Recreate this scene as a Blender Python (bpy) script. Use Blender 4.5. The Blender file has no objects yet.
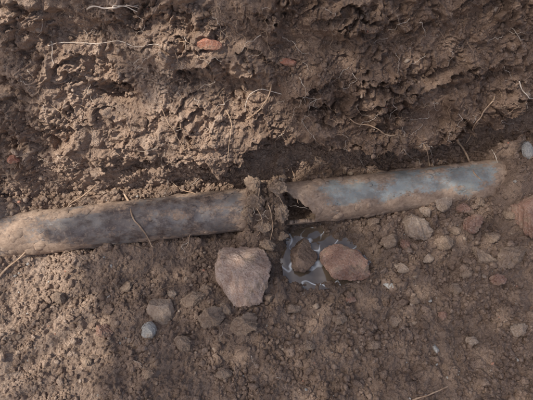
import bpy, math, numpy as np
from mathutils import Vector
rng = np.random.default_rng(7)
f32 = np.float32
# ------------------------------------------------------------ camera
CAM = np.array([0.0, -0.55, 1.08]); TGT = np.array([0.0, 0.03, 0.05])
fw = (TGT-CAM)/np.linalg.norm(TGT-CAM); up = np.array([0, -fw[2], fw[1]])
LENS = 32.0; F = 533*LENS/36
cam_d = bpy.data.cameras.new("camera"); cam = bpy.data.objects.new("camera", cam_d)
bpy.context.scene.collection.objects.link(cam)
cam.location = CAM; cam.rotation_euler = Vector(fw).to_track_quat('-Z', 'Y').to_euler()
cam_d.lens = LENS; cam_d.sensor_width = 36; cam_d.clip_start = 0.01; cam_d.clip_end = 500
bpy.context.scene.camera = cam
def survey(x, y, z):
    d0 = y-CAM[1]; d1 = z-CAM[2]
    dep = np.maximum(fw[1]*d0+fw[2]*d1, 0.25)
    v = up[1]*d0+up[2]*d1
    return 266.5+F*(x-CAM[0])/dep, 200-F*v/dep, dep
# ------------------------------------------------------------ noise
def hsh(ix, iy, seed):
    n = (ix.astype(np.int64)*374761393 + iy.astype(np.int64)*668265263 + seed*974634777) & 0xffffffff
    n = ((n ^ (n >> 13))*1274126177) & 0xffffffff
    n = ((n ^ (n >> 15))*2246822519) & 0xffffffff
    return ((n ^ (n >> 16)) & 0xffffff).astype(f32)/f32(0xffffff)
def perlin(x, y, seed=0):
    ix = np.floor(x); iy = np.floor(y); fx = (x-ix).astype(f32); fy = (y-iy).astype(f32)
    sx = fx*fx*fx*(fx*(fx*6-15)+10); sy = fy*fy*fy*(fy*(fy*6-15)+10)
    def g(a, b):
        t = hsh(ix+a, iy+b, seed)*f32(2*math.pi)
        return np.cos(t)*(fx-a)+np.sin(t)*(fy-b)
    a = g(0, 0)*(1-sx)+g(1, 0)*sx; b = g(0, 1)*(1-sx)+g(1, 1)*sx
    return (a*(1-sy)+b*sy)*1.5
def fbm(x, y, seed=0, octv=4, gain=.5):
    s = 0; a = 1.0
    for i in range(octv):
        s = s+a*perlin(x*2**i+i*7.3, y*2**i+i*3.1, seed+i); a *= gain
    return s
def billow(x, y, seed=0, octv=4, gain=.55):
    s = 0; a = 1.0
    for i in range(octv):
        cs, sn = math.cos(i*1.1), math.sin(i*1.1); k = 2.07**i
        s = s+a*(np.abs(perlin((x*cs-y*sn)*k+i*7.3, (x*sn+y*cs)*k+i*3.1, seed+i))*2-.5); a *= gain
    return s
def worley(x, y, seed=0):
    ix = np.floor(x); iy = np.floor(y)
    F1 = np.full(x.shape, 9., f32); F2 = F1.copy(); cid = np.zeros(x.shape, f32)
    ox = cid.copy(); oy = cid.copy()
    for a in (-1, 0, 1):
        for b in (-1, 0, 1):
            cx = ix+a; cy = iy+b
            dx = (x-(cx+hsh(cx, cy, seed))).astype(f32); dy = (y-(cy+hsh(cx, cy, seed+51))).astype(f32)
            d = np.sqrt(dx*dx+dy*dy); c = hsh(cx, cy, seed+77)
            n = d < F1
            F2 = np.where(n, F1, np.minimum(F2, d)); cid = np.where(n, c, cid)
            ox = np.where(n, dx, ox); oy = np.where(n, dy, oy); F1 = np.where(n, d, F1)
    return F1, F2, cid, ox, oy
def sst(v, a, b):
    t = np.clip((v-a)/(b-a), 0, 1); return t*t*(3-2*t)
def clod(x, y, size, seed, sharp=1.6, tilt=1.5):
    F1, F2, c, ox, oy = worley(x/size, y/size, seed)
    c2 = (c*7.31) % 1; c3 = (c*13.77) % 1
    e = np.clip((F2-F1)*sharp*2, 0, 1)
    return (c-.4)*e+(ox*(c2-.5)+oy*(c3-.6))*tilt*e, c
def dome(x, y, size, seed, keep=.5):
    F1, F2, c, ox, oy = worley(x/size, y/size, seed)
    r = .2+.3*((c*9.7) % 1)
    return np.sqrt(np.clip(1-(F1/r)**2, 0, 1))*(c < keep)*r*1.6, c
# ------------------------------------------------------------ mesh helper
def mk(name, V, Fc, mats, smooth=True, attrs=None, parent=None):
    V = np.asarray(V, f32); Fc = np.asarray(Fc, np.int32); k = Fc.shape[1]
    me = bpy.data.meshes.new(name); me.vertices.add(len(V)); me.vertices.foreach_set("co", V.ravel())
    me.loops.add(Fc.size); me.loops.foreach_set("vertex_index", Fc.ravel())
    me.polygons.add(len(Fc)); me.polygons.foreach_set("loop_start", np.arange(0, Fc.size, k, dtype=np.int32))
    me.polygons.foreach_set("loop_total", np.full(len(Fc), k, np.int32))
    me.polygons.foreach_set("use_smooth", np.full(len(Fc), smooth))
    me.update(calc_edges=True)
    for kx, a in (attrs or {}).items():
        at = me.attributes.new(kx, 'FLOAT', 'POINT'); at.data.foreach_set("value", np.asarray(a, f32).ravel())
    ob = bpy.data.objects.new(name, me); bpy.context.scene.collection.objects.link(ob)
    me.materials.append(mats)
    if parent: ob.parent = parent
    return ob
# ------------------------------------------------------------ material helper
def newmat(name):
    m = bpy.data.materials.new(name); m.use_nodes = True; nt = m.node_tree
    for n in list(nt.nodes): nt.nodes.remove(n)
    o = nt.nodes.new("ShaderNodeOutputMaterial"); b = nt.nodes.new("ShaderNodeBsdfPrincipled")
    nt.links.new(b.outputs[0], o.inputs[0]); return m, nt, b
def nz(nt, scale, detail=3, rough=.6, vec=None, kind="N"):
    if vec is None:
        vec = nt.nodes.new("ShaderNodeTexCoord").outputs["Object"]
    if kind == "N":
        n = nt.nodes.new("ShaderNodeTexNoise"); n.inputs["Detail"].default_value = detail; n.inputs["Roughness"].default_value = rough
        out = n.outputs[0]
    else:
        n = nt.nodes.new("ShaderNodeTexVoronoi"); out = n.outputs["Distance"]
    n.inputs["Scale"].default_value = scale; nt.links.new(vec, n.inputs["Vector"]); return out
def mr(nt, v, a, b, c=0., d=1.):
    n = nt.nodes.new("ShaderNodeMapRange"); n.clamp = True
    nt.links.new(v, n.inputs[0])
    for i, q in enumerate((a, b, c, d)): n.inputs[i+1].default_value = q
    return n.outputs[0]
def mth(nt, op, a, b):
    n = nt.nodes.new("ShaderNodeMath"); n.operation = op
    for i, q in enumerate((a, b)):
        if isinstance(q, (int, float)): n.inputs[i].default_value = q
        else: nt.links.new(q, n.inputs[i])
    return n.outputs[0]
def mix(nt, f, a, b, bt='MIX'):
    n = nt.nodes.new("ShaderNodeMix"); n.data_type = 'RGBA'; n.blend_type = bt
    for i, q in ((0, f), (6, a), (7, b)):
        if isinstance(q, (int, float)): n.inputs[i].default_value = q
        elif isinstance(q, tuple): n.inputs[i].default_value = (*q, 1)
        else: nt.links.new(q, n.inputs[i])
    return n.outputs[2]
def bump(nt, h, s, d, prev=None):
    n = nt.nodes.new("ShaderNodeBump"); n.inputs["Strength"].default_value = s; n.inputs["Distance"].default_value = d
    nt.links.new(h, n.inputs["Height"])
    if prev: nt.links.new(prev, n.inputs["Normal"])
    return n.outputs[0]
def attr(nt, name):
    n = nt.nodes.new("ShaderNodeAttribute"); n.attribute_name = name; return n.outputs["Fac"]
DARK = (.235, .156, .110); MID = (.43, .305, .226); DRY = (.66, .52, .415)
def soil_mat(name, crumb=False):
    m, nt, b = newmat(name)
    n1 = nz(nt, 9, 4, .65); n2 = nz(nt, 70, 5, .75); n3 = nz(nt, 380, 2, .7)
    t = attr(nt, "tone")
    s = mth(nt, 'ADD', mth(nt, 'MULTIPLY', n1, .5), mth(nt, 'MULTIPLY', n2, .7))
    s = mth(nt, 'ADD', s, mth(nt, 'MULTIPLY', n3, .5))
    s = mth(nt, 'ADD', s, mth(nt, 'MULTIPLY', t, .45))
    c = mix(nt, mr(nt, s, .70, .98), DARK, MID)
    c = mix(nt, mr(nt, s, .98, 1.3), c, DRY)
    c = mix(nt, mth(nt, 'MULTIPLY', attr(nt, "grey"), .35), c, (.41, .322, .258), 'MIX')
    v = nz(nt, 130, kind="V"); g = mr(nt, v, .10, .16, .7, 0)
    g = mth(nt, 'MULTIPLY', g, mr(nt, n2, .56, .62))
    c = mix(nt, g, c, (.70, .60, .50))
    w = attr(nt, "wet")
    c = mix(nt, mth(nt, 'MULTIPLY', w, .8), c, (.12, .078, .052))
    nt.links.new(c, b.inputs["Base Color"])
    nt.links.new(mr(nt, w, 0, 1, .95, .20), b.inputs["Roughness"])
    nt.links.new(mr(nt, w, 0, 1, .25, .7), b.inputs["Specular IOR Level"])
    bb = bump(nt, n2, 1., .009); bb = bump(nt, n3, 1., .003, bb)
    nt.links.new(bb, b.inputs["Normal"]); return m
SOIL = soil_mat("soil")
# ------------------------------------------------------------ ground sheet
def axisvals(a, b, st, far):
    core = np.arange(a, b+st, st); g = []; d = st; p = core[-1]
    while p < far: d *= 1.18; p += d; g.append(p)
    l = []; d = st; p = core[0]
    while p > -far: d *= 1.18; p -= d; l.append(p)
    return np.array(l[::-1]+list(core)+g), len(l), len(core)
ST = .0015
xs, xi0, xn = axisvals(-.74, .74, ST, 90); us, ui0, un = axisvals(-.58, .58, ST, 90)
prof = np.array([(-200, .6), (-2.3, .6), (-1.5, 0), (-.075, 0), (-.03, -.012), (.03, -.010), (.06, .01), (.095, .055), (.46, .585), (.60, .62), (200, .6)])
arc = np.concatenate([[0], np.cumsum(np.hypot(*np.diff(prof, axis=0).T))])
a0 = arc[4]+.03
def pf(u):
    return np.interp(u+a0, arc, prof[:, 0]), np.interp(u+a0, arc, prof[:, 1])
def pfs(u):
    ya = 0; za = 0
    for o in np.linspace(-.018, .018, 9):
        y_, z_ = pf(u+o); ya = ya+y_/9; za = za+z_/9
    return ya, za
py_, pz_ = pfs(us); e = 1e-3
y1, z1 = pfs(us+e); y2, z2 = pfs(us-e); ty = y1-y2; tz = z1-z2; L = np.hypot(ty, tz); ny_ = -tz/L; nz_ = ty/L
X, Uu = np.meshgrid(xs, us)
YP = lambda x: .019+.131*np.clip(x, -1.5, 1.5)
Yb = py_[:, None]+YP(X); Zb = np.repeat(pz_[:, None], len(xs), 1)
Ny = np.repeat(ny_[:, None], len(xs), 1); Nz = np.repeat(nz_[:, None], len(xs), 1)
S, T, _ = survey(X, Yb, Zb); S = np.clip(S, -400, 900); T = np.clip(T, -400, 800)
near = (1-sst(np.abs(X), 1.2, 2.5))*(1-sst(np.abs(Uu), 1.0, 2.0))
def ga(cx, cy, rx, ry, a, rot=0):
    c, s = math.cos(math.radians(rot)), math.sin(math.radians(rot))
    dx = S-cx; dy = T-cy; p = (dx*c+dy*s)/rx; q = (-dx*s+dy*c)/ry
    return a*np.exp(-(p*p+q*q))
wx = perlin(X*12, Uu*12, 3)*.026+perlin(X*40, Uu*40, 5)*.010+perlin(X*110, Uu*110, 7)*.003
wy = perlin(X*12, Uu*12, 13)*.026+perlin(X*40, Uu*40, 15)*.010+perlin(X*110, Uu*110, 17)*.003
XW = X+wx; UW = Uu+wy
bank = sst(Uu, .05, .13); floor = 1-bank
edge = np.interp(S, [-100, 0, 60, 120, 180, 222, 236, 252, 272, 300, 330, 400, 450, 490, 533, 640],
                 [224, 222, 210, 192, 184, 174, 150, 128, 106, 110, 116, 124, 112, 96, 74, 60])
edge = edge+perlin(X*22, Uu*8, 21)*9+perlin(X*70, Uu*30, 22)*4
wd = np.interp(S, [0, 200, 240, 270, 600], [95, 70, 22, 4, 4])
led = sst(edge-T, 0, wd)*bank
right = sst(S, 230, 290)
ledamp = np.interp(S, [0, 100, 200, 270, 400, 533], [.036, .048, .072, .084, .082, .072])
LED = led*ledamp*near
B = ga(175, 125, 75, 50, .030)+ga(215, 130, 42, 32, .028)+ga(85, 120, 30, 45, .018)+ga(40, 60, 40, 30, .018) \
  - ga(117, 74, 26, 11, .066, 10)-ga(152, 150, 24, 9, .056, -15)-ga(255, 60, 26, 12, .028)-ga(120, 110, 14, 20, .018)-ga(30, 130, 26, 8, .03, 20) \
  + ga(190, 25, 60, 16, .022)+ga(330, 40, 60, 20, .014)+ga(420, 60, 60, 25, .012)-ga(330, 8, 60, 9, .02)-ga(90, 14, 40, 9, .025) \
  + ga(320, 97, 45, 10, .024, 8)+ga(480, 80, 40, 10, .020, -20)+ga(400, 108, 30, 9, .020)-ga(400, 78, 50, 7, .028, 12)-ga(470, 50, 50, 6, .02, -15)-ga(330, 70, 40, 5, .016, -10)
B = B*bank+fbm(X*7, Uu*7, 31, 4)*.014*bank
q = (T+.22*(S-270)+fbm(X*9, Uu*9, 41, 5, .6)*30)/30
fr = q-np.floor(q); lay = np.where(fr < .86, fr/.86, (1-fr)/.14)
above = led
lm = np.clip(.55+perlin(X*9, Uu*9, 43)*1.4, 0, 1)*above
B = B+lay*lm*(.026+.014*right)
q2 = (T+.35*(S-270)+fbm(X*20, Uu*20, 45, 4, .6)*14)/10
f2 = q2-np.floor(q2); lay2 = np.where(f2 < .82, f2/.82, (1-f2)/.18)
B = B+lay2*np.clip(.35+perlin(X*13, Uu*13, 46)*1.6, 0, 1)*above*.008
c1, k1 = clod(XW, UW, .075, 1); c2, k2 = clod(XW*1.1, UW*1.2, .034, 2); c3, k3 = clod(X+wx*.45, Uu+wy*.45, .016, 3)
c4, k4 = clod(X+wx*.25, Uu+wy*.25, .0078, 4)
rg = np.clip(.72+perlin(X*8, Uu*8, 50)*1.2-.15*right, .10, 1.3)
bl = billow(XW*14, UW*16, 52, 6, .6)
B = B+above*(c1*.028+c2*.016*rg+c3*.0046*rg+c4*.0020+bl*.008*rg)
below = bank*(1-led)
under = below*right*np.exp(-np.clip(T-edge, 0, None)/14)
B = B+below*(c3*.0045*rg+c4*.0025+bl*.006+c2*.007)-under*.022
dm1, _k = dome(X+wx*.3, Uu+wy*.3, .013, 66, .55); B = B+bank*dm1*.006
d1, kd1 = dome(XW, UW, .060, 61, .3); d2, kd2 = dome(XW, UW, .026, 62, .45); d3, kd3 = dome(X+wx*.3, Uu+wy*.3, .012, 63, .55); d4, kd4 = dome(X+.3+wx*.1, Uu, .0062, 64, .7)
pud = np.exp(-(((S-322)/50)**2+((T-257)/31)**2)**2)
Fd = fbm(X*22, Uu*22, 65, 5, .6)*.0075+d1*.012+d2*.009+d3*.0060+d4*.0032+c3*.0035*rg+c4*.0018+bl*.004
Fl = (fbm(X*5, Uu*5, 60, 3)*.012)*(1-pud)+Fd*(1-.60*pud)-.0195*pud
Fl = Fl+ga(195, 300, 45, 14, .014, 10)+ga(240, 325, 40, 14, .014)+ga(430, 230, 45, 22, .024)+ga(515, 245, 40, 25, .022)+ga(385, 235, 18, 12, .014)-ga(290, 350, 10, 60, .006)
D = B+Fl*floor
D = D*near+(1-near)*fbm(X*1.5, Uu*1.5, 90, 3)*.03
G = lambda v, c, w: np.exp(-((v-c)/w)**2)
jx = perlin(X*20, Uu*45, 71)*.012+perlin(X*60, Uu*110, 72)*.006
plug = (sst(X+jx, -.080, -.035)*(1-sst(X+jx, .036, .056)))*np.exp(-np.abs((Uu+.004)/.078)**3)*(.108+c2*.02+bl*.010+c3*.012)
RZ = plug+(sst(X, .55, .62))*G(Uu, 0, .09)*.12+(1-sst(X, -.66, -.53))*G(Uu, .03, .08)*.10
RZ = RZ+(.008+sst(X, .22, .56)*.034)*sst(X, .12, .2)*G(Uu, -.05, .035)*(1+.4*perlin(X*16, X*0, 79))+sst(X+jx, .065, .10)*(1-sst(X, .13, .22))*G(Uu, .055, .032)*.055+sst(X, .10, .25)*G(Uu, .064, .032)*(.040+.022*perlin(X*14, X*0, 73)+.014*perlin(X*45, X*0, 78))
RZ = RZ+G(Uu, .065, .034)*(1-sst(X, -.16, -.06))*(.050+.030*perlin(X*9+3, X*0, 74)+.02*perlin(X*30+3, X*0, 75)+bl*.006)
RZ = RZ+G(Uu, -.060, .022)*(1-sst(X, -.08, -.04))*(.018+.012*perlin(X*18+3, X*0, 76))
Px = X.copy(); Py = Yb+Ny*D-LED; Pz = Zb+Nz*D-LED*(.15+.15*right)+RZ*near
Px = Px+above*near*(perlin(X*40, Uu*40, 81)*.004)
end = sst(np.abs(X), 3.0, 4.2); Pz = Pz*(1-end)+.6*end
wet = np.clip(np.exp(-(((S-320)/62)**2+((T-256)/37)**2)**1.6)*1.2, 0, 1)+.35*ga(268, 225, 22, 22, 1)
wet = np.clip(wet, 0, 1)
tone = above*((k1-.5)*.12+(k2-.5)*.15+(k3-.5)*.12)+floor*((kd2-.5)*.4*(d2 > 0)+(kd3-.5)*.35*(d3 > 0)+(kd4-.5)*.35*(d4 > 0))
tone = tone+.32*bank*sst(-S, -290, -180)+.05*below*sst(S, 200, 300)-.08*right*above+.38*floor*sst(-S, -160, -30)-.06*floor*sst(S, 120, 250)  # left bank and floor coloured paler to strengthen the sunlit areas
grey = floor*.9+below*.3
nr, nc = X.shape
idx = np.arange(nr*nc).reshape(nr, nc)
FC = np.stack([idx[:-1, :-1], idx[:-1, 1:], idx[1:, 1:], idx[1:, :-1]], -1).reshape(-1, 4)
P = np.stack([Px, Py, Pz], -1)
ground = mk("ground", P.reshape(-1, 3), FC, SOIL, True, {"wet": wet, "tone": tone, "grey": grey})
dn = P[ui0:ui0+un, xi0:xi0+xn]
gu = np.gradient(dn, axis=0); gx = np.gradient(dn, axis=1)
NN = np.cross(gx, gu); NN /= np.linalg.norm(NN, axis=-1, keepdims=True)+1e-12
# ------------------------------------------------------------ pipe
PR = .0435; PZ = .037
def tube(x0, x1, hole):
    xv = np.arange(x0, x1, .0020); na = 220; ph = np.linspace(-math.pi, math.pi, na, endpoint=False)
    A, XX = np.meshgrid(ph, xv)
    nn = fbm(XX*9, A*1.1+5, 101, 5, .62)
    if hole:
        dirt = .50+.75*nn-.74*np.exp(-((XX-.235)/.14)**2-((A+.1-.28)/.58)**2)*1.5-.66*np.exp(-((XX-.48)/.09)**2-((A-.20)/.50)**2)*1.4+.6*np.exp(-((XX-.07)/.05)**2)
        dirt += .32*sst(A, .80, 1.4)
    else:
        dirt = -.24+.60*nn+.55*sst(XX, -.08, -.04)+.60*(1-sst(XX, -.58, -.44))+.26*sst(A, 1.25, 1.7)+.3*sst(-A, -.1, .5)
    dirt = np.clip(dirt*1.3+.35, 0, 1)
    lump = np.clip(fbm(XX*26+9, A*1.2, 120, 3)-.30, 0, 1)
    r = PR+dirt*(.0014+.0008*fbm(XX*30, A*1.4, 105, 3, .55)+.008*lump)
    xe = XX.copy()
    if not hole: xe = xe+sst(XX, x1-.03, x1)*perlin(A*2.5, A*0, 110)*.02
    V = np.stack([xe, YP(XX)-np.sin(A)*r, PZ+np.cos(A)*r], -1)
    n0, m0 = A.shape; ii = np.arange(n0*m0).reshape(n0, m0); jj = np.roll(ii, -1, 1)
    q = np.stack([ii[:-1], ii[1:], jj[1:], jj[:-1]], -1).reshape(-1, 4)
    if hole:
        xx = XX[:-1].ravel(); aa = A[:-1].ravel(); jag = fbm(xx*40, aa*3, 108, 2)*.20
        t = (xx-.04)/(.118-.04)
        cut = (t < 1) & (aa > math.radians(-18)+t*math.radians(86)+jag) & (aa < math.radians(94)+jag)
        q = q[~cut]
    Nn = np.stack([XX*0, -np.sin(A), np.cos(A)], -1)
    return V, q, dirt, Nn
def pipemat(name, A, B_, C, film, tan):
    m, nt, b = newmat(name)
    mp = nt.nodes.new("ShaderNodeMapping"); mp.inputs["Scale"].default_value = (.75, 1, 1)
    nt.links.new(nt.nodes.new("ShaderNodeTexCoord").outputs["Object"], mp.inputs[0]); SV = mp.outputs[0]
    a = nz(nt, 16, 4, .6, SV); c = mix(nt, mr(nt, a, .38, .62), A, B_)
    st = nz(nt, 34, 5, .7, SV)
    c = mix(nt, mr(nt, st, .45, .60, 0, .85), c, C)
    n90 = nz(nt, 110, 4, .75)
    c = mix(nt, mr(nt, n90, .50, .68, 0, tan), c, (.36, .28, .215))
    dirtc = mix(nt, mr(nt, n90, .35, .65), (.25, .175, .125), (.43, .32, .24))
    dm = mth(nt, 'ADD', attr(nt, "dirt"), mr(nt, nz(nt, 170, 4, .8), .3, .7, -.45, .45))
    c = mix(nt, mr(nt, dm, .25, .75, film, 1), c, dirtc)
    nt.links.new(c, b.inputs["Base Color"]); nt.links.new(mth(nt, 'ADD', mr(nt, dm, .1, .6, .33, .9), mr(nt, n90, .4, .7, 0, .2)), b.inputs["Roughness"])
    bb = bump(nt, n90, .6, .0018); nt.links.new(bb, b.inputs["Normal"]); return m
PM1 = pipemat("pipe_stained", (.15, .125, .115), (.26, .245, .23), (.075, .051, .046), .03, .55)
PM2 = pipemat("pipe_glazed", (.26, .285, .275), (.37, .40, .385), (.21, .205, .188), .04, .6)
pipe = bpy.data.objects.new("broken_pipe", None); bpy.context.scene.collection.objects.link(pipe)
poolP = [dn.reshape(-1, 3)]; poolN = [NN.reshape(-1, 3)]
for nm, x0, x1, h, pm in (("intact_section", -.80, -.03, False, PM1), ("cracked_section", .045, .80, True, PM2)):
    V, q, dr, Nn = tube(x0, x1, h)
    o = mk(nm, V.reshape(-1, 3), q, pm, True, {"dirt": dr}, pipe)
    s = o.modifiers.new("wall", 'SOLIDIFY'); s.thickness = .009; s.offset = -1
    poolP.append(V.reshape(-1, 3)); poolN.append(Nn.reshape(-1, 3))
poolP = np.concatenate(poolP); poolN = np.concatenate(poolN)
pS, pT, pD = survey(poolP[:, 0], poolP[:, 1], poolP[:, 2])
_in = (pS > -30) & (pS < 563) & (pT > -30) & (pT < 430)
poolP, poolN, pS, pT, pD = poolP[_in], poolN[_in], pS[_in], pT[_in], pD[_in]
_o = np.argsort(pS); poolP, poolN, pS, pT, pD = poolP[_o], poolN[_o], pS[_o], pT[_o], pD[_o]
def at(s, t, r=2.0):
    i0, i1 = np.searchsorted(pS, [s-r, s+r])
    d = (pS[i0:i1]-s)**2+(pT[i0:i1]-t)**2; k = np.where(d < r*r)[0]
    if len(k) == 0: k = np.array([np.argmin(d)])
    j = i0+k[np.argmin(pD[i0:i1][k])]; return poolP[j].astype(float), poolN[j].astype(float)
# ------------------------------------------------------------ rocks
import bmesh
def ico(sub):
    bm = bmesh.new(); bmesh.ops.create_icosphere(bm, subdivisions=sub, radius=1)
    V = np.array([v.co[:] for v in bm.verts]); Fc = np.array([[v.index for v in f.verts] for f in bm.faces]); bm.free(); return V, Fc
def rockshape(sub, seed, planes=11, rough=.06, cutlo=.50, cuthi=.88):
    r = np.random.default_rng(seed); V, Fc = ico(sub)
    for _ in range(planes):
        n = r.normal(size=3); n /= np.linalg.norm(n); d = r.uniform(cutlo, cuthi)
        p = V@n; V = V-np.outer(np.clip(p-d, 0, None)*.97, n)
    n = V/np.linalg.norm(V, axis=1, keepdims=True)
    w = fbm(n[:, 0]*1.7+n[:, 2]*1.1+seed, n[:, 1]*1.7-n[:, 2]*.9, seed, 4)*rough*1.2 + fbm(V[:, 0]*5+V[:, 2]*4+seed, V[:, 1]*5-V[:, 2]*4.3, seed+9, 4, .65)*rough*.9
    return V+n*w[:, None], Fc
def rockmat(name, a, b_, rough=.9, speck=(.5, .45, .4), dirtamt=.5):
    m, nt, b = newmat(name)
    n3 = nz(nt, 280, 3, .8)
    c = mix(nt, mr(nt, nz(nt, 35, 5, .75), .38, .62), a, b_)
    c = mix(nt, mr(nt, n3, .55, .68, 0, .7), c, speck)
    c = mix(nt, mr(nt, n3, .32, .45, .5, 0), c, (.12, .085, .065))
    n2 = nz(nt, 30, 5, .75)
    c = mix(nt, mr(nt, n2, .62-.25*dirtamt, .72-.2*dirtamt, 0, .85), c, (.38, .28, .20))
    nt.links.new(c, b.inputs["Base Color"]); b.inputs["Roughness"].default_value = rough
    bb = bump(nt, nz(nt, 90, 5, .75), .9, .007); bb = bump(nt, n3, .9, .002, bb); nt.links.new(bb, b.inputs["Normal"])
    return m
R_PINK = rockmat("stone_pinkish", (.46, .31, .235), (.65, .50, .41), speck=(.74, .65, .58), dirtamt=.4)
R_BROWN = rockmat("stone_brown", (.34, .19, .135), (.50, .32, .24), dirtamt=.45)
R_WET = rockmat("stone_wet", (.15, .10, .072), (.27, .19, .14), .4, (.34, .26, .2), dirtamt=.1)
R_GREY = rockmat("stone_grey", (.42, .41, .38), (.60, .57, .52), speck=(.7, .68, .64), dirtamt=.3)
R_RED = rockmat("stone_red", (.46, .19, .12), (.60, .32, .22), dirtamt=.35)
R_TAN = rockmat("stone_tan", (.42, .31, .23), (.58, .46, .36), dirtamt=.5)
R_CLOD = rockmat("clod_soil", (.30, .21, .15), (.48, .36, .265), .95, (.56, .45, .36), dirtamt=.6)
def stone(name, s, t, w, h, mat, seed, rot=0, zf=.7, lift=.25, sub=5, outline=None, planes=11, rough=.06):
    P0, N0 = at(s, t); dep = survey(*P0)[2]; k = dep/F
    V, Fc = rockshape(sub, seed, planes, rough)
    if outline is not None:
        an = np.arctan2(V[:, 1], V[:, 0]); oa, orr = outline
        rr = np.interp(np.degrees(an) % 360, oa, orr); V[:, :2] *= rr[:, None]
        V[:, 2] = np.where(V[:, 2] > .55+.1*V[:, 0], .55+.1*V[:, 0]+(V[:, 2]-.55-.1*V[:, 0])*.25, V[:, 2])
    V = V/np.array([np.abs(V[:, 0]).max(), np.abs(V[:, 1]).max(), 1])
    hx = w*k/2; hy = h*k/2; hz = min(hx, hy)*zf
    c, sn = math.cos(math.radians(rot)), math.sin(math.radians(rot))
    V = V*np.array([hx, hy, hz]); V = V@np.array([[c, sn, 0], [-sn, c, 0], [0, 0, 1]])
    o = mk(name, V, Fc, mat, True)
    o.location = Vector(P0)+Vector((0, 0, hz*lift))
    n = Vector(N0); z = (Vector((0, 0, 1))*.7+n*.3).normalized()
    o.rotation_euler = Vector((0, 0, 1)).rotation_difference(z).to_euler()
    return o
outA = ([0, 30, 62, 110, 140, 175, 215, 255, 285, 325, 360], [.84, .86, 1.08, 1.0, 1.12, .92, .86, 1.06, 1.06, .92, .84])
stone("stone", 246, 274, 62, 69, R_PINK, 11, 0, .62, .35, 6, outA, 5, .05)
stone("stone", 345, 264, 50, 38, R_BROWN, 23, 6, .8, .5, 6, ([0, 40, 90, 135, 180, 225, 270, 320, 360], [.95, 1.15, .92, 1.12, .95, 1.12, .95, 1.15, .95]), 8, .07)
stone("stone", 299, 257, 34, 38, R_WET, 31, 0, .7, .55)
stone("stone", 162, 313, 28, 29, R_TAN, 42, 10, .8, .35)
stone("stone", 147, 330, 18, 17, R_GREY, 43, 0, .8, .3)
stone("stone", 528, 214, 38, 56, R_BROWN, 51, -15, .7, .4)
stone("stone", 443, 204, 18, 23, R_TAN, 55, 20, .7, .4)
stone("stone", 210, 46, 28, 12, R_RED, 61, 5, .9, .1)
stone("stone", 290, 64, 20, 9, R_RED, 63, 8, .9, .2)
stone("stone", 528, 151, 14, 20, R_GREY, 66, 0, .8, .2)
stone("stone", 15, 161, 12, 10, R_RED, 67, 0, .8, .3)
stone("stone", 437, 348, 7, 12, R_GREY, 68, 15, .7, .3, 4)
stone("stone", 387, 284, 15, 8, R_GREY, 69, -15, .7, .3, 4)
MC = [R_CLOD, R_CLOD, R_CLOD, R_TAN, R_CLOD, R_BROWN]
for i, (s, t, w, h, sd) in enumerate([(193, 298, 32, 18, 71), (214, 317, 30, 22, 72), (245, 326, 38, 22, 73), (418, 228, 32, 26, 74), (440, 242, 22, 18, 75),
                         (472, 226, 24, 19, 76), (480, 256, 28, 20, 77), (388, 242, 22, 16, 78), (512, 256, 44, 24, 79), (400, 268, 16, 12, 80), (182, 344, 22, 16, 82),
                         (105, 330, 22, 15, 83), (455, 290, 15, 12, 84), (340, 318, 20, 13, 85), (290, 308, 20, 13, 86), (520, 330, 20, 14, 87), (130, 285, 18, 12, 88),
                         (462, 210, 16, 13, 89), (226, 372, 18, 13, 91), (375, 345, 15, 11, 92), (455, 232, 13, 10, 101), (428, 212, 15, 12, 102), (492, 236, 18, 14, 103), (404, 246, 13, 11, 104),
                         (508, 214, 15, 12, 105), (480, 200, 12, 10, 106), (372, 222, 14, 10, 107), (426, 258, 14, 10, 108), (465, 272, 15, 11, 109), (498, 282, 18, 12, 110), (270, 296, 13, 10, 111),
                         (205, 288, 14, 10, 112), (228, 308, 16, 11, 113), (172, 292, 12, 9, 114), (414, 300, 12, 9, 115), (350, 298, 12, 9, 116), (60, 300, 16, 12, 117), (85, 360, 14, 10, 118), (395, 320, 16, 12, 119),
                         (470, 340, 14, 10, 120), (310, 345, 14, 11, 121), (440, 315, 13, 10, 122), (150, 375, 14, 10, 123)]):
    m_ = R_CLOD if i < 3 else MC[i % 6]
    stone("soil_clod" if m_ is R_CLOD else "stone", s, t, w, h, m_, sd, rng.uniform(-40, 40), .8, .3, 5, None, 9, .12)
for (s, t, w, h, sd) in [(260, 200, 24, 24, 93), (280, 214, 18, 24, 94), (266, 226, 24, 20, 95), (254, 184, 22, 18, 96), (276, 190, 22, 18, 97), (268, 242, 18, 14, 98), (284, 234, 14, 12, 99), (250, 214, 16, 20, 100)]:
    stone("soil_clod", s, t, w, h, R_CLOD, sd, rng.uniform(-40, 40), .75, -.1, 5, None, 9, .20)
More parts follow.
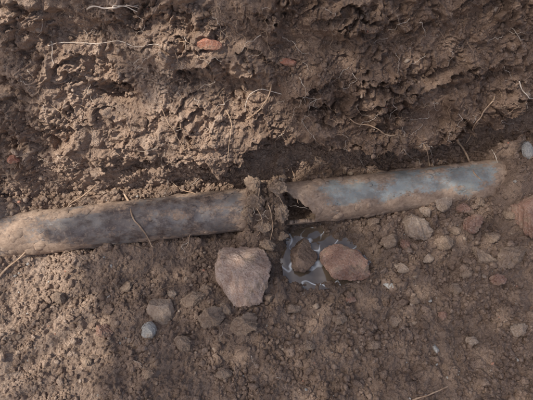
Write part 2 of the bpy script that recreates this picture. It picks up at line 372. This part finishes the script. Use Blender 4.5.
# ------------------------------------------------------------ crumbs
def scatter(name, mask, n, rlo, rhi, power, mat, sub, seed, tones=(-.4, .4), greyv=.6, sink=.3):
    r = np.random.default_rng(seed); pts = dn.reshape(-1, 3); nr_ = NN.reshape(-1, 3)
    w = mask.reshape(-1); w = w/w.sum(); pick = r.choice(len(pts), n, p=w)
    shapes = [rockshape(sub, seed*10+i, 8, .16) for i in range(12)]
    Vs = []; Fs = []; Ts = []; off = 0
    wt = wet[ui0:ui0+un, xi0:xi0+xn].reshape(-1)[pick]; WT = []
    bt = tone[ui0:ui0+un, xi0:xi0+xn].reshape(-1)[pick]*.7
    rad = rlo*(rhi/rlo)**(r.random(n)**power)
    kind = r.integers(0, 12, n)
    for k in range(12):
        s_ = np.where(kind == k)[0]
        if len(s_) == 0: continue
        V, Fc = shapes[k]; m_ = len(s_)
        q = r.normal(size=(m_, 4)); q /= np.linalg.norm(q, axis=1, keepdims=True); w_, x_, y_, z_ = q.T
        R = np.stack([1-2*(y_*y_+z_*z_), 2*(x_*y_-z_*w_), 2*(x_*z_+y_*w_), 2*(x_*y_+z_*w_), 1-2*(x_*x_+z_*z_), 2*(y_*z_-x_*w_), 2*(x_*z_-y_*w_), 2*(y_*z_+x_*w_), 1-2*(x_*x_+y_*y_)], -1).reshape(m_, 3, 3)
        sc = rad[s_][:, None]*r.uniform(.65, 1.35, (m_, 3))
        VV = np.einsum('mij,mvj->mvi', R, V[None]*sc[:, None, :])
        VV += (pts[pick[s_]]+nr_[pick[s_]]*(rad[s_]*(.5-sink))[:, None])[:, None, :]
        Vs.append(VV.reshape(-1, 3)); Fs.append((Fc[None]+(np.arange(m_)*len(V))[:, None, None]).reshape(-1, 3)+off)
        Ts.append(np.repeat(r.uniform(*tones, m_)+bt[s_], len(V))); WT.append(np.repeat(wt[s_], len(V))); off += m_*len(V)
    T_ = np.concatenate(Ts)
    return mk(name, np.concatenate(Vs), np.concatenate(Fs), mat, True, {"tone": T_, "wet": np.concatenate(WT), "grey": np.full(len(T_), greyv)})
bk = bank[ui0:ui0+un, xi0:xi0+xn]; nzz = NN[..., 2]; ab = led[ui0:ui0+un, xi0:xi0+xn]
pd = pud[ui0:ui0+un, xi0:xi0+xn]
fl = (1-bk)*np.clip(1-pd*1.5, 0.01, 1)
clump = np.clip(.6+perlin(dn[..., 0]*12, dn[..., 1]*12, 200)*1.3, .1, 2)
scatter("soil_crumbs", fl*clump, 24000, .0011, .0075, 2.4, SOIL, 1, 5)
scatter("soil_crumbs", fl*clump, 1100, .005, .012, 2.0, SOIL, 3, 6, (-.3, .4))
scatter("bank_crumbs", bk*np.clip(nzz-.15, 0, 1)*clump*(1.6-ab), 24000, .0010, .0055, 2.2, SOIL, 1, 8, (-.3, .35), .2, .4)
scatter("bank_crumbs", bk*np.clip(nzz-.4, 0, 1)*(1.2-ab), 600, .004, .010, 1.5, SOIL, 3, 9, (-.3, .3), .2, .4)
scatter("pebbles", fl, 150, .0015, .0042, 1.8, R_GREY, 2, 12)
scatter("pebbles", fl+bk*.3, 220, .002, .008, 1.5, R_TAN, 2, 13)
scatter("pebbles", fl+bk*.4, 50, .002, .005, 1.5, R_RED, 2, 14)
# ------------------------------------------------------------ puddle
m, nt, b = newmat("muddy_water")
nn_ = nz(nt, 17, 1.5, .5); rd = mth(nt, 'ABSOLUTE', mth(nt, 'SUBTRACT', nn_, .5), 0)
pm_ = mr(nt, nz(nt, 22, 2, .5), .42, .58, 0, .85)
glint_streaks = mth(nt, 'MULTIPLY', mr(nt, rd, .004, .026, 1, 0), pm_)  # pale streaks painted into the water colour as sky glints
c = mix(nt, glint_streaks, (.10, .076, .054), (.70, .74, .76))
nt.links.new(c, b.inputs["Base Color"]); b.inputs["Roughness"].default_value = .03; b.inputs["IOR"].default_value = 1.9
nt.links.new(bump(nt, nz(nt, 26, 1, .4), 1., .007), b.inputs["Normal"])
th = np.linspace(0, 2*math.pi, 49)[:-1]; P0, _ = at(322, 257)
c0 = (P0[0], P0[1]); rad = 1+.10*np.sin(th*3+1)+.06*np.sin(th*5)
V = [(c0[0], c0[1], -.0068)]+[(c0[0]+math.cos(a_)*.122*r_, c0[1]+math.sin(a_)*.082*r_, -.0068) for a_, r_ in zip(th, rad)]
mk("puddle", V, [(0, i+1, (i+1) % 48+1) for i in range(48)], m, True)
# ------------------------------------------------------------ roots
def rootmat(name, a, b_):
    m, nt, b = newmat(name)
    c = mix(nt, mr(nt, nz(nt, 80, 5, .7), .35, .65), a, b_); nt.links.new(c, b.inputs["Base Color"]); b.inputs["Roughness"].default_value = .8
    nt.links.new(bump(nt, nz(nt, 300, 3), .6, .001), b.inputs["Normal"]); return m
RT = rootmat("root_bark", (.34, .22, .14), (.62, .46, .32)); RW = rootmat("root_pale", (.54, .44, .35), (.78, .70, .60))
def catmull(p, n=8):
    p = np.array(p); p = np.vstack([2*p[0]-p[1], p, 2*p[-1]-p[-2]]); o = []
    for i in range(1, len(p)-2):
        for t in np.linspace(0, 1, n, endpoint=False):
            o.append(.5*((2*p[i])+(-p[i-1]+p[i+1])*t+(2*p[i-1]-5*p[i]+4*p[i+1]-p[i+2])*t*t+(-p[i-1]+3*p[i]-3*p[i+1]+p[i+2])*t**3))
    o.append(p[-2]); return np.array(o)
def curveobj(name, lines, mat, bev=1.0, res=3):
    cu = bpy.data.curves.new(name, 'CURVE'); cu.dimensions = '3D'; cu.bevel_depth = bev; cu.bevel_resolution = res
    for pts, rad in lines:
        sp = cu.splines.new('POLY'); sp.points.add(len(pts)-1)
        sp.points.foreach_set("co", np.hstack([pts, np.ones((len(pts), 1))]).ravel()); sp.points.foreach_set("radius", rad)
    ob = bpy.data.objects.new(name, cu); bpy.context.scene.collection.objects.link(ob); cu.materials.append(mat); return ob
def rootline(pix, r0, r1, lift=1.0, arch=0.0, wob=1.2):
    q = catmull([(float(a_), float(b_)) for a_, b_ in pix], 5)
    pts = []
    for i, (a_, b_) in enumerate(q):
        p, n = at(a_+rng.normal()*wob*.6, b_+rng.normal()*wob*.6, 2.5)
        nn = n*.5+np.array([0, -.45, .7])*.5
        pts.append(p+nn*(r0*lift+arch*math.sin(math.pi*i/(len(q)-1))))
    pts = np.array(pts)
    for _ in range(2): pts[1:-1] = .25*pts[:-2]+.5*pts[1:-1]+.25*pts[2:]
    t = np.linspace(0, 1, len(pts)); return pts, (r0+(r1-r0)*t)*(1+.15*np.sin(t*23))
big = [([(126, 194), (131, 205), (136, 218), (145, 230), (153, 243), (158, 249)], .0022, .0013, RT, .012),
       ([(455, 138), (463, 149), (469, 164), (478, 177), (489, 188)], .0028, .0015, RT, .010),
       ([(495, 97), (483, 110), (474, 124), (468, 145)], .0016, .0011, RT, .006),
       ([(432, 165), (437, 178), (434, 192)], .0014, .0008, RT, .006),
       ([(424, 145), (428, 158), (431, 168)], .0016, .0009, RT, .006),
       ([(0, 277), (18, 262), (38, 240), (52, 222), (70, 205), (95, 186)], .0022, .0014, RT, .003),
       ([(410, 399), (424, 394), (434, 390), (446, 385)], .0020, .0012, RT, .004),
       ([(88, 10), (100, 6), (112, 9), (124, 6), (136, 13)], .0019, .0010, RW, .006),
       ([(112, 9), (117, 3), (124, 0)], .0013, .0009, RW, .004), ([(124, 6), (130, 2), (138, 3)], .0012, .0008, RW, .004),
       ([(122, 0), (128, 6), (139, 10)], .0014, .0009, RW, .006),
       ([(48, 46), (75, 41), (95, 44), (120, 42), (142, 47), (160, 44)], .0009, .0005, RW, .003),
       ([(172, 184), (195, 194), (220, 200), (246, 199), (262, 205)], .0012, .0008, RT, .006),
       ([(350, 122), (368, 127), (382, 133), (396, 135)], .0013, .0008, RT, .006),
       ([(520, 85), (526, 96), (533, 100)], .0014, .0009, RW, .006),
       ([(228, 112), (233, 130), (229, 150), (231, 168)], .0010, .0006, RT, .004),
       ([(272, 84), (268, 100), (258, 112), (244, 118)], .0016, .001, RT, .008),
       ([(280, 95), (262, 90), (248, 96), (244, 110)], .0009, .0006, RW, .006),
       ([(163, 112), (170, 128), (182, 145), (188, 160)], .0009, .0005, RT, .004),
       ([(190, 215), (192, 232), (186, 246)], .0012, .0007, RT, .005),
       ([(52, 40), (54, 52), (53, 64)], .0010, .0006, RW, .005),
       ([(490, 150), (497, 165), (494, 178)], .0010, .0006, RW, .006),
       ([(262, 188), (256, 205), (262, 225), (258, 240)], .0012, .0007, RT, .008),
       ([(268, 205), (274, 222), (270, 246)], .0013, .0007, RT, .008),
       ([(276, 185), (284, 205), (280, 228)], .0010, .0006, RT, .008),
       ([(292, 170), (296, 190), (300, 205)], .0010, .0006, RT, .004)]
for pix, r0, r1, mt, ar in big:
    pts, rr = rootline(pix, r0, r1, 1.0, ar)
    curveobj("root", [(pts, rr)], mt)
fine = []; fine2 = []
for i in range(250):
    if i < 150: s0, t0 = rng.uniform(5, 528), rng.uniform(5, 190)
    elif i < 165: s0, t0 = rng.uniform(248, 290), rng.uniform(175, 225)
    elif i < 225: s0, t0 = rng.uniform(280, 528), rng.uniform(95, 160)
    else: s0, t0 = rng.uniform(5, 528), rng.uniform(240, 395)
    an = rng.uniform(0, 2*math.pi); L_ = rng.uniform(6, 28 if i < 225 else 12); pix = [(s0, t0)]
    for k in range(4):
        an += rng.normal()*.7; pix.append((pix[-1][0]+math.cos(an)*L_/4, pix[-1][1]+abs(math.sin(an))*L_/4))
    pix = [(min(max(a_, 0), 533), min(max(b_, 0), 400)) for a_, b_ in pix]
    r_ = rng.uniform(.00028, .00065)
    (fine if rng.random() < .45 else fine2).append(rootline(pix, r_, r_*.5, 1.5, rng.uniform(.001, .008), 1.2))
curveobj("rootlets", fine, RW, 1.0, 1); curveobj("rootlets", fine2, RT, 1.0, 1)
# ------------------------------------------------------------ tree added out of view, crown gaps shaped to throw the dappled shade
SUN = np.array([-.48, -.14, .83]); SUN /= np.linalg.norm(SUN)
lit = [(30, 22, 32, 16), (75, 72, 36, 40), (80, 130, 42, 60), (55, 198, 56, 36), (200, 145, 72, 44), (240, 112, 36, 34), (178, 36, 52, 18),
       (38, 345, 60, 80), (12, 275, 42, 42), (30, 250, 40, 24), (150, 192, 45, 10)]
def litmask(s, t):
    mv = np.zeros_like(s)
    for cx, cy, rx, ry in lit: mv = np.maximum(mv, np.exp(-(((s-cx)/rx)**2+((t-cy)/ry)**2)**2))
    return mv
e1 = np.cross([0, 1., 0], SUN); e1 /= np.linalg.norm(e1); e2 = np.cross(SUN, e1)
vp = dn.reshape(-1, 3)[::3].astype(float); vs, vt, _ = survey(vp[:, 0], vp[:, 1], vp[:, 2]); vl = litmask(vs, vt)
CE = .012; R0 = 2.0; NB = int(2*R0/CE)
ca = ((vp@e1+R0)/CE).astype(int).clip(0, NB-1); cb = ((vp@e2+R0)/CE).astype(int).clip(0, NB-1)
LM = np.zeros((NB, NB)); o_ = np.argsort(vp@SUN); LM[ca[o_], cb[o_]] = vl[o_]
for _ in range(2):
    LM = (LM*2+np.roll(LM, 1, 0)+np.roll(LM, -1, 0)+np.roll(LM, 1, 1)+np.roll(LM, -1, 1))/6
rt = np.random.default_rng(77); nL = 60000
pa = rt.uniform(-1.6, 1.6, nL); pb = rt.uniform(-1.25, 1.25, nL)
mid = vp.mean(0); ma, mb = mid@e1, mid@e2
ell = (pa/1.5)**2+(pb/1.05)**2 < 1; pa = pa+ma; pb = pb+mb
lm_ = LM[((pa+R0)/CE).astype(int).clip(0, NB-1), ((pb+R0)/CE).astype(int).clip(0, NB-1)]
keep = (rt.random(nL) > np.clip(lm_*3.2, 0, .997)) & ell
pa, pb, lk = pa[keep], pb[keep], lm_[keep]; n_ = len(pa)
LC = np.outer(pa, e1)+np.outer(pb, e2)+SUN*rt.uniform(3.4, 4.8, n_)[:, None]
lx, ly = rt.normal(size=(n_, 3)), rt.normal(size=(n_, 3))
lx = lx-np.outer(lx@SUN, SUN)*.6; lx /= np.linalg.norm(lx, axis=1, keepdims=True); ly = np.cross(lx, SUN[None]+ly*.3); ly /= np.linalg.norm(ly, axis=1, keepdims=True)
shp = np.array([(-1, 0), (-.45, .42), (.3, .40), (1, 0), (.3, -.40), (-.45, -.42)])
sz = rt.uniform(.014, .022, n_)
LV = LC[:, None, :]+(lx[:, None, :]*shp[None, :, :1]+ly[:, None, :]*shp[None, :, 1:])*sz[:, None, None]
LF = np.arange(n_*6).reshape(n_, 6)
m, nt, b = newmat("blocker_leaf"); c = mix(nt, mr(nt, nz(nt, 6, 2), .3, .7), (.045, .09, .02), (.09, .13, .035)); nt.links.new(c, b.inputs["Base Color"]); b.inputs["Roughness"].default_value = .6
shade_blocker = bpy.data.objects.new("shade_blocker", None); bpy.context.scene.collection.objects.link(shade_blocker)
mk("blocker_leaves", LV.reshape(-1, 3), LF, m, False, None, shade_blocker)
BK = rootmat("blocker_bark", (.08, .06, .045), (.16, .125, .10))
cc = LC.mean(0); base = np.array([-4.6, -2.8, .6]); tr = catmull([base, base+[.1, .1, 1.3], base+[.4, .4, 2.6], cc+[-.9, -.5, .1]], 6)
lines = [(tr, np.linspace(.16, .04, len(tr)))]
cnt = 0
for j in rt.permutation(n_):
    if cnt > 30: break
    if lk[j] > .02: continue
    st = tr[-1-rt.integers(0, 5)]; e_ = LC[j]; md = (st+e_)/2+rt.normal(size=3)*.08
    lines.append((catmull([st, md, e_], 5), np.linspace(.010, .003, 11))); cnt += 1
bo = curveobj("blocker_limbs", lines, BK, 1.0, 3); bo.parent = shade_blocker
# ------------------------------------------------------------ light
el = math.asin(SUN[2]); az = math.atan2(SUN[0], SUN[1])
w = bpy.data.worlds.new("World"); bpy.context.scene.world = w; w.use_nodes = True; nt = w.node_tree
sk = nt.nodes.new("ShaderNodeTexSky"); sk.sky_type = 'NISHITA'; sk.sun_disc = False; sk.sun_elevation = el; sk.sun_rotation = az
sk.dust_density = 5; sk.air_density = 1.0; sk.ozone_density = .6
bg = nt.nodes["Background"]; nt.links.new(sk.outputs[0], bg.inputs[0]); bg.inputs[1].default_value = .15
sd = bpy.data.lights.new("sun", 'SUN'); sd.energy = 5.0; sd.angle = math.radians(.5); sd.color = (1, .92, .82)
so = bpy.data.objects.new("sun", sd); bpy.context.scene.collection.objects.link(so); so.rotation_euler = Vector(-SUN).to_track_quat('-Z', 'Y').to_euler()
so.location = (SUN*8).tolist()
sc = bpy.context.scene; sc.view_settings.view_transform = 'Standard'; sc.view_settings.look = 'None'; sc.view_settings.exposure = 0
print("built", len(P.reshape(-1, 3)), n_)
